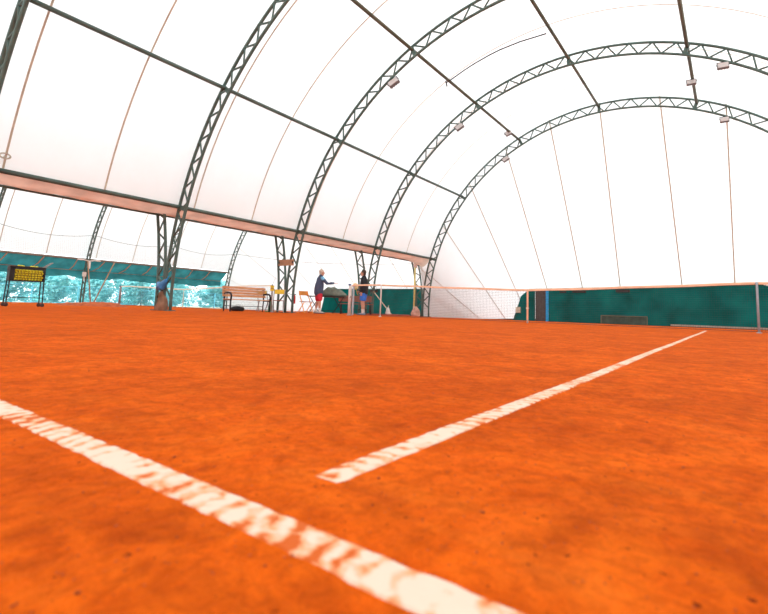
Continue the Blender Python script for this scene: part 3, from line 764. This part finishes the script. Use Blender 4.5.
folding_chair('yellow backed folding chair in front of the lattice column', (-9.62,-0.42,0), PI/2-0.75, YEL, REDWOOD, GREY)
folding_chair('orange framed folding chair left of the black table', (-9.49,0.82,0), PI/2-0.15, ORG, REDWOOD, ORG)
folding_chair('yellow folding chair half hidden behind the wooden bench', (-11.75,0.52,0), PI/2-0.4, YEL, YEL, GREY)
t = thing('trestle_table', 'black folding table with crossed legs beside the man in red shorts', 'table', (-9.45,1.94,0), 0.60)
MB().box((0,0,0.70), (1.55,0.62,0.035), bev=0.01).obj('tabletop', BLACK, t)
for x in (-0.5, 0.5):
    for s_ in (-1, 1): MB().tube([(x-0.22*s_,-0.02*s_,0.0),(x+0.20*s_,0.02*s_,0.69)], 0.018, 6).obj('leg', BLACK, t)
for z in (0.10,): MB().tube([(-0.7,0,z+.02),(0.7,0,z+.02)], 0.012, 6).obj('stretcher', BLACK, t)
# folded canvas on the table
m = MB()
def tarpf(u, v):
    x = -0.52+1.04*u; y = -0.27+0.54*v
    e = max(0.0, 1-(abs(x)/0.52)**2.4)*max(0.0, 1-(abs(y)/0.27)**3)
    skew = 1.0+0.35*math.cos((u-0.25)*PI)
    return (x, y, 0.05+0.29*e**0.55*skew*0.9+0.02*math.sin(u*22+v*6)*e)
m.grid(tarpf, 40, 14); m.box((0,0,0.02), (1.0,0.5,0.04), bev=0.015)
m.obj('canvas_heap', CANVAS, None, True, 'grey green canvas heap lying on the black table', 'canvas', loc=(-9.22,2.12,0.72)).rotation_euler = (0,0,0.60)

# ------------------------------------------------------------------ small things beside the columns
t = thing('column_board', 'brown board fixed across the legs of the column behind the chairs', 'board', (-9.76, -0.06, 1.82), 0)
MB().box((0,0,0.12), (0.86,0.03,0.24), bev=0.005).obj('plank', BROWN, t)
for sx in (-1, 1): MB().box((sx*.38,-0.02,0.12), (0.03,0.03,0.10)).obj('fixing', BLACK, t)
t = thing('warning_sign', 'small yellow sign plate hanging left of the column', 'sign', (-10.5, -0.05, 0.82), 0.6)
MB().box((0,0,0.12), (0.15,0.012,0.22), bev=0.004).obj('plate', YEL, t); MB().tube([(0,0,0.23),(0.1,0.02,0.55)], 0.004, 5).obj('cord', BLACK, t)
MB().box((0,-0.008,0.12), (0.10,0.004,0.03)).obj('mark', BROWN, t)
t = thing('marker_cone', 'small green cone on the clay between bench and column', 'cone', (-10.72, 0.10, 0))
MB().lathe([(0.14,0),(0.14,0.02),(0.10,0.03),(0.03,0.50),(0.015,0.52)], 14).obj('body', GREEN, t, True); MB().box((0,0,0.012), (0.30,0.30,0.024), bev=0.01).obj('base', GREEN, t)
t = thing('fire_extinguisher', 'small red cylinder hanging right of the column with chairs', 'extinguisher', (-9.80, 0.50, 0.36))
MB().lathe([(0.04,0),(0.045,0.02),(0.045,0.26),(0.03,0.31),(0.018,0.35)], 12).obj('cylinder', RED, t, True); MB().box((0.02,0,0.36), (0.10,0.02,0.03)).obj('lever', BLACK, t)
MB().tube([(0,0,0.33),(0.02,-0.2,0.36),(0.10,-0.50,0.40)], 0.008, 5).obj('hook', BLACK, t)
t = thing('sports_bag', 'black sports bag on the ground under the wooden bench', 'bag', (-10.80,-1.35,0), 1.3); t.scale = (0.7, 0.7, 0.7)
m = MB(); m.limb([((-0.26,0,0.13),0.12,0.12),((0,0,0.14),0.14,0.13),((0.26,0,0.13),0.12,0.12)], 14, (0,0,1)); m.obj('body', BLACK, t, True)
MB().tube([(-0.12,0,0.25),(-0.08,0,0.36),(0.08,0,0.36),(0.12,0,0.25)], 0.012, 6).obj('handle', GREY, t)
# blue bag tied in the fork of the column
t = thing('blue_bag', 'blue plastic bag tied in the fork of the left column', 'bag', (-9.76,-4.80,0.58))
m = MB(); m.limb([((-0.20,0,0.25),0.05,0.06),((-0.08,-.02,0.14),0.10,0.13),((0.06,-.02,0.16),0.11,0.14),((0.24,0,0.32),0.05,0.07)], 14, (0,0,1))
me = remesh(m, 0.02, mat('blue_bag', (0.05,0.22,0.50), 0.4, 0.3, 6, bump=0.6, bscale=10), 3); mobj('pouch', me, t)
MB().tube([(0.24,0,0.32),(0.33,0.02,0.46)], 0.015, 6).obj('knot', BLUE, t)
m = MB(); m.ell((0,0,0), (0.22,0.15,0.36), 16, 10); m.ell((0.14,-.04,-.05), (0.14,0.12,0.22), 12, 8); m.ell((-0.15,-.03,-.08), (0.13,0.12,0.16), 12, 8); m.ell((-0.04,-.02,.30), (0.12,0.10,0.20), 12, 8); me = remesh(m, 0.04, mat('brown_sacking', (0.24,0.13,0.08), 0.9, 0.4, 4, bump=0.8, bscale=8), 2)
o = mobj('sacking_heap', me, None, 'brown sacking heaped at the foot of the left column', 'sacking', loc=(-9.74,-4.74,0.12))
# gutter downpipe and sack at the far column
t = thing('downpipe', 'pale yellow downpipe under the far end of the gutter', 'pipe', (-10.22, 9.62, fz(0,9.7)))
MB().tube([(0,0.0,0.5),(0,0.0,1.7),(-0.02,0,2.8)], 0.05, 8).obj('upper_pipe', mat('pale_yellow', (0.80,0.74,0.28), 0.5), t, True)
MB().lathe([(0.07,2.76),(0.12,2.9),(0.13,2.98)], 10).obj('funnel', WHITE, t, True)
MB().tube([(0,0,0.02),(0,0,0.55)], 0.055, 8).obj('lower_pipe', PALE, t)
m = MB(); m.limb([((0,0,0.12),0.30,0.22),((0.03,0,0.36),0.22,0.17),((0.0,0,0.5),0.09,0.07)], 14, (0,1,0)); me = remesh(m, 0.04, SACK, 2)
mobj('pink_sack', me, None, 'pinkish sack standing at the foot of the far downpipe', 'sack', loc=(-9.95,9.38,fz(0,9.4)))
t = thing('leaning_pole', 'thin tan pole leaning beside the red brown bench', 'pole', (0,0,0))
MB().tube([(-8.38,5.11,fz(0,5.1)+.015),(-9.07,4.65,0.98)], 0.022, 6).obj('shaft', PALE, t); MB().tube([(-9.07,4.65,0.98),(-9.12,4.62,1.05)], 0.03, 6).obj('cap', BROWN, t)
t = thing('white_sack', 'small white bag on the ground left of the leaning pole', 'bag', (-8.35,4.75,fz(0,4.7)))
m = MB(); m.limb([((0,0,0.10),0.13,0.10),((0,0,0.28),0.09,0.07),((0,0,0.36),0.03,0.03)], 12, (0,1,0)); mobj('pouch', remesh(m, 0.025, WHITE, 2), t)
MB().tube([(0,0,0.36),(0.04,0,0.45)], 0.015, 6).obj('tie', PALE, t)
MB().box((0,0,0.03), (1.9,0.35,0.06), bev=0.02).obj('rolled_mat', mat('mat_red', (0.36,0.09,0.06), 0.9, 0.3, 4), None, False, 'flat dark red mat on the ground below the leaning pole', 'mat', loc=(-7.9,4.2,fz(0,4.3)+.0)).rotation_euler = (0,0,0.6)

# ------------------------------------------------------------------ people
SKIN = mat('skin', (0.62,0.34,0.24), 0.6, 0.1, 6)
def hand(m, wrist, d, palm_n, curl=0.3, left=False, s=1.0):
    """palm and five fingers added to body mesh; d = finger direction, palm_n = palm normal"""
    d = Vector(d).normalized(); n = Vector(palm_n); n = (n-d*n.dot(d)).normalized(); side = d.cross(n)*(1 if not left else -1)
    wv = Vector(wrist); m.limb([(wv, 0.026, 0.020), (wv+d*0.045, 0.038, 0.016), (wv+d*0.085, 0.040, 0.014)], 12, n)
    for k, (off, L) in enumerate(((-0.031,0.062),(-0.011,0.074),(0.010,0.078),(0.030,0.070))):
        b = wv+d*0.085+side*off; d1 = (d+n*curl*.5).normalized(); d2 = (d+n*curl*1.6).normalized(); d3 = (d+n*curl*3).normalized()
        p1 = b+d1*L*.45; p2 = p1+d2*L*.32; p3 = p2+d3*L*.25
        m.limb([(b-d*.02,.0095,.0095),(b,.0095,.0095),(p1,.009,.009),(p2,.0085,.0085),(p3,.0075,.0075)], 8)
    b = wv+d*0.03+side*(0.034); p1 = b+(d*.6+side*.8).normalized()*0.035; p2 = p1+(d+side*.25+n*.2).normalized()*0.034
    m.limb([(b-side*.015,.012,.012),(b,.012,.012),(p1,.011,.011),(p2,.009,.009)], 8)
def person(label, loc, rz, cfg):
    t = thing('person', label, 'person', loc, rz)            # looks along +X
    lean = cfg['lean']
    def sp(z, x=0.0, y=0.0): return Vector((x+lean*max(0, z-0.95), y, z))
    body = MB()
    # trunk, neck, head
    body.limb([(sp(0.90),0.165,0.115),(sp(1.02),0.15,0.115*cfg['belly']),(sp(1.18),0.155,0.115*cfg['belly']),(sp(1.34),0.175,0.11),(sp(1.43),0.15,0.085),(sp(1.47),0.08,0.07)], 18, (1,0,0))
    hx = lean*0.55+cfg.get('headx', 0.02)
    hc = Vector((hx+0.02, 0, 1.635))
    body.limb([(sp(1.44),0.065,0.065),(Vector((hx,0,1.53)),0.056,0.06)], 14, (1,0,0))
    body.ell(hc+Vector((-0.012,0,0.025)), (0.098,0.078,0.105), 18, 12); body.ell(hc+Vector((0.028,0,-0.052)), (0.066,0.060,0.072), 16, 10)
    body.limb([(hc+Vector((0.088,0,0.012)),0.009,0.010),(hc+Vector((0.108,0,-0.028)),0.016,0.013)], 8)
    body.ell(hc+Vector((0.088,0,-0.066)), (0.012,0.026,0.008), 10, 6); body.ell(hc+Vector((0.080,0,-0.102)), (0.020,0.024,0.018), 10, 6)
    body.ell(hc+Vector((0.078,0,0.030)), (0.018,0.056,0.011), 10, 6)
    for sy in (-1, 1): body.ell(hc+Vector((-0.012, sy*0.079, -0.012)), (0.020,0.010,0.033), 10, 8)
    # legs and feet
    for sy, (kx, ax) in ((1, cfg['legL']), (-1, cfg['legR'])):
        hp = Vector((0, sy*0.088, 0.90)); kn = Vector((kx, sy*0.10, 0.49)); an = Vector((ax, sy*0.105, 0.085))
        body.limb([(hp,0.088,0.092),(hp.lerp(kn,.5),0.074,0.078),(kn,0.054,0.056),(kn.lerp(an,.35)+Vector((-0.012,0,0)),0.052,0.058),(kn.lerp(an,.8),0.036,0.038),(an,0.035,0.040)], 16, (1,0,0))
        body.limb([(an+Vector((-0.04,0,-0.045)),0.034,0.03),(an+Vector((0.06,0,-0.05)),0.042,0.028),(an+Vector((0.15,sy*.01,-0.06)),0.040,0.018)], 12, (0,0,1))
    arms = []
    for sy, key in ((1,'armL'), (-1,'armR')):
        e, wr, hd, pn, cu = cfg[key]; sh = sp(1.40, 0, sy*0.185); e = Vector(e); wr = Vector(wr)
        body.limb([(sp(1.41,0,sy*.12),0.055,0.055),(sh,0.056,0.056),(sh.lerp(e,.5),0.048,0.048),(e,0.040,0.040),(e.lerp(wr,.35),0.040,0.038),(wr,0.027,0.023)], 14, (1,0,0))
        hand(body, wr, hd, pn, cu, left=sy > 0); arms.append((sh, e, wr, sy))
    mobj('body', remesh(body, 0.007, SKIN, 2), t)
    for sy in (-1, 1):
        MB().ell(hc+Vector((0.080, sy*0.031, 0.008)), (0.012,0.015,0.010), 10, 6).obj('eye', mat('eye', (0.12,0.09,0.07), 0.3), t, True)
    # hair: shell over the back and top of the skull
    hr = MB(); hh = cfg['hair_h']
    hr.ell(hc+Vector((-0.026,0,0.040)), (0.098,0.086,0.102+hh), 18, 12); hr.ell(hc+Vector((-0.058,0,-0.015)), (0.058,0.074,0.085), 14, 10)
    for sy in (-1, 1): hr.ell(hc+Vector((-0.005, sy*0.066, 0.03)), (0.035,0.018,0.035), 10, 8)
    mobj('hair', remesh(hr, 0.008, cfg['hair'], 2), t)
    # top
    tp = MB(); lo, b = cfg['hem'], cfg['belly']
    tp.tube([sp(lo), sp(lo+.02)], [0.10,0.10], 12)
    st = [(sp(lo),0.205,0.155*b),(sp(lo+.10),0.200,0.152*b),(sp(1.10),0.195,0.15*b),(sp(1.26),0.205,0.145),(sp(1.38),0.195,0.125),(sp(1.45),0.125,0.092),(sp(1.49),0.085,0.082)]
    tp.limb(st, 22, (1,0,0))
    for sh, e, wr, sy in arms:
        end = e.lerp(wr, 0.93)
        tp.limb([(sp(1.40,0,sy*.13),0.080,0.080),(sh,0.078,0.078),(sh.lerp(e,.5),0.069,0.069),(e,0.060,0.060),(e.lerp(end,.5),0.053,0.053),(end,0.043,0.043)], 16, (1,0,0))
    top = mobj(cfg['top_name'], remesh(tp, 0.012, cfg['top'], 2), t)
    cl = MB(); cl.tube([sp(1.475)+Vector((0.083*math.cos(a), 0.088*math.sin(a), 0.0)) for a in [2*PI*i/16 for i in range(16)]], 0.017, 8, closed=True); cl.obj('collar', cfg['top'], top, True)
    if cfg.get('stripe'):
        for sh, e, wr, sy in arms:
            sb = MB(); d_ = (e-sh); sb.limb([(sh+d_*.02+Vector((0,sy*.006,.006)),0.077,0.077),(sh+d_*.22+Vector((0,sy*.006,.006)),0.0765,0.0765)], 16, (1,0,0)); sb.obj('shoulder_stripe', cfg['stripe'], top, True)
    # shorts
    so = MB(); so.limb([(sp(0.84),0.170,0.135),(sp(0.98),0.178,0.138*b),(sp(1.04),0.170,0.13*b)], 18, (1,0,0))
    for sy, (kx, ax) in ((1, cfg['legL']), (-1, cfg['legR'])):
        hp = Vector((0, sy*0.088, 0.88)); kn = Vector((kx, sy*0.102, 0.49)); e_ = hp.lerp(kn, cfg['short_len'])
        so.limb([(hp,0.105,0.118),(hp.lerp(e_,.6),0.100,0.112),(e_,0.098,0.108)], 16, (1,0,0))
    mobj('shorts', remesh(so, 0.012, cfg['shorts'], 2), t)
    for sy, (kx, ax) in ((1, cfg['legL']), (-1, cfg['legR'])):
        an = Vector((ax, sy*0.105, 0.085)); kn = Vector((kx, sy*0.10, 0.49))
        MB().limb([(an,0.042,0.046),(an.lerp(kn,.22),0.044,0.047),(an.lerp(kn,.30),0.046,0.050)], 14, (1,0,0)).obj('sock', WHITE, t, True)
        sh_ = MB(); sh_.limb([(an+Vector((-0.045,0,-0.03)),0.045,0.045),(an+Vector((0.04,0,-0.035)),0.050,0.045),(an+Vector((0.14,sy*.01,-0.048)),0.050,0.032),(an+Vector((0.18,sy*.01,-0.055)),0.040,0.024)], 14, (0,0,1))
        so_ = mobj('shoe', remesh(sh_, 0.009, cfg['shoe'], 2), t)
        MB().box(an+Vector((0.07,sy*.005,-0.075)), (0.30,0.10,0.02), bev=0.008).obj('sole', BLACK, so_)
    return t
NAVY = mat('navy_jacket', (0.075,0.10,0.17), 0.7, 0.2, 5, bump=0.4, bscale=14)
c1 = dict(lean=0.10, belly=1.18, legL=(0.02,-0.05), legR=(0.03,0.04), hem=0.83, short_len=0.80, hair_h=0.0,
          armR=((0.22,-0.33,1.19),(0.46,-0.43,1.22),(1,-0.4,0.05),(0,0.3,-1),0.12), armL=((0.02,0.27,1.12),(0.14,0.24,0.90),(0.35,0,-1),(0.3,-1,0),0.5),
          hair=mat('grey_hair', (0.62,0.52,0.42), 0.8), top=NAVY, top_name='jacket', stripe=mat('light_blue', (0.20,0.50,0.75), 0.7), shorts=mat('red_shorts', (0.62,0.035,0.06), 0.7, 0.15, 6, bump=0.3, bscale=14), shoe=mat('grey_shoe', (0.45,0.43,0.42), 0.7))
person('person in navy jacket and red shorts pointing with outstretched arm', (-9.08,1.10,0), 0.60+0.55, c1)
c2 = dict(lean=0.03, belly=1.0, legL=(0.02,-0.02), legR=(0.05,0.02), hem=0.88, short_len=0.68, hair_h=0.0,
          armL=((-0.06,0.27,1.14),(0.0,0.26,0.89),(0.1,0,-1),(0.3,-1,0),0.4), armR=((0.06,-0.25,1.13),(0.26,-0.22,0.93),(1,0,-0.5),(0,0.6,-1),1.0),
          hair=mat('dark_hair', (0.06,0.04,0.03), 0.8), top=mat('black_sweater', (0.022,0.022,0.026), 0.85, 0.2, 5, bump=0.3, bscale=14), top_name='sweater', stripe=None, shorts=mat('blue_shorts', (0.04,0.22,0.85), 0.7, 0.15, 6, bump=0.3, bscale=14), shoe=mat('blue_grey_shoe', (0.30,0.35,0.45), 0.7))
P2 = Vector((-7.33,1.81,0)); RZ2 = 0.60+PI-0.25
person('person in black sweater and blue shorts standing behind the net with a racket', P2, RZ2, c2)
# racket in the hand
hnd = P2 + Matrix.Rotation(RZ2, 3, 'Z') @ Vector((0.37,-0.22,0.90))
t = thing('tennis_racket', 'yellow tennis racket held by the person in blue shorts', 'racket', hnd, 0.60)
t.rotation_euler = (0, -0.30, 0.60); t.scale = (0.85, 0.85, 0.72)
MB().tube([(0.0,0,-0.16),(0,0,0.06)], 0.017, 8).obj('grip', YEL, t, True)
fr = MB(); fr.tube([(0,0,0.06),(0,0,0.16)], 0.012, 8)
fr.tube([(0.125*math.sin(a), 0, 0.32-0.165*math.cos(a)) for a in [2*PI*i/28 for i in range(28)]], 0.013, 6, closed=True); fr.obj('frame', YEL, t, True)
st_ = MB()
for i in range(-7, 8):
    x = i*0.016; h = 0.16*math.sqrt(max(0, 1-(x/0.125)**2)); st_.tube([(x,0,0.32-h),(x,0,0.32+h)], 0.004, 4, cap=False)
for i in range(-9, 10):
    z = i*0.017; h = 0.12*math.sqrt(max(0, 1-(z/0.165)**2)); st_.tube([(-h,0,0.32+z),(h,0,0.32+z)], 0.004, 4, cap=False)
st_.obj('strings', YEL, t, kind='stuff')
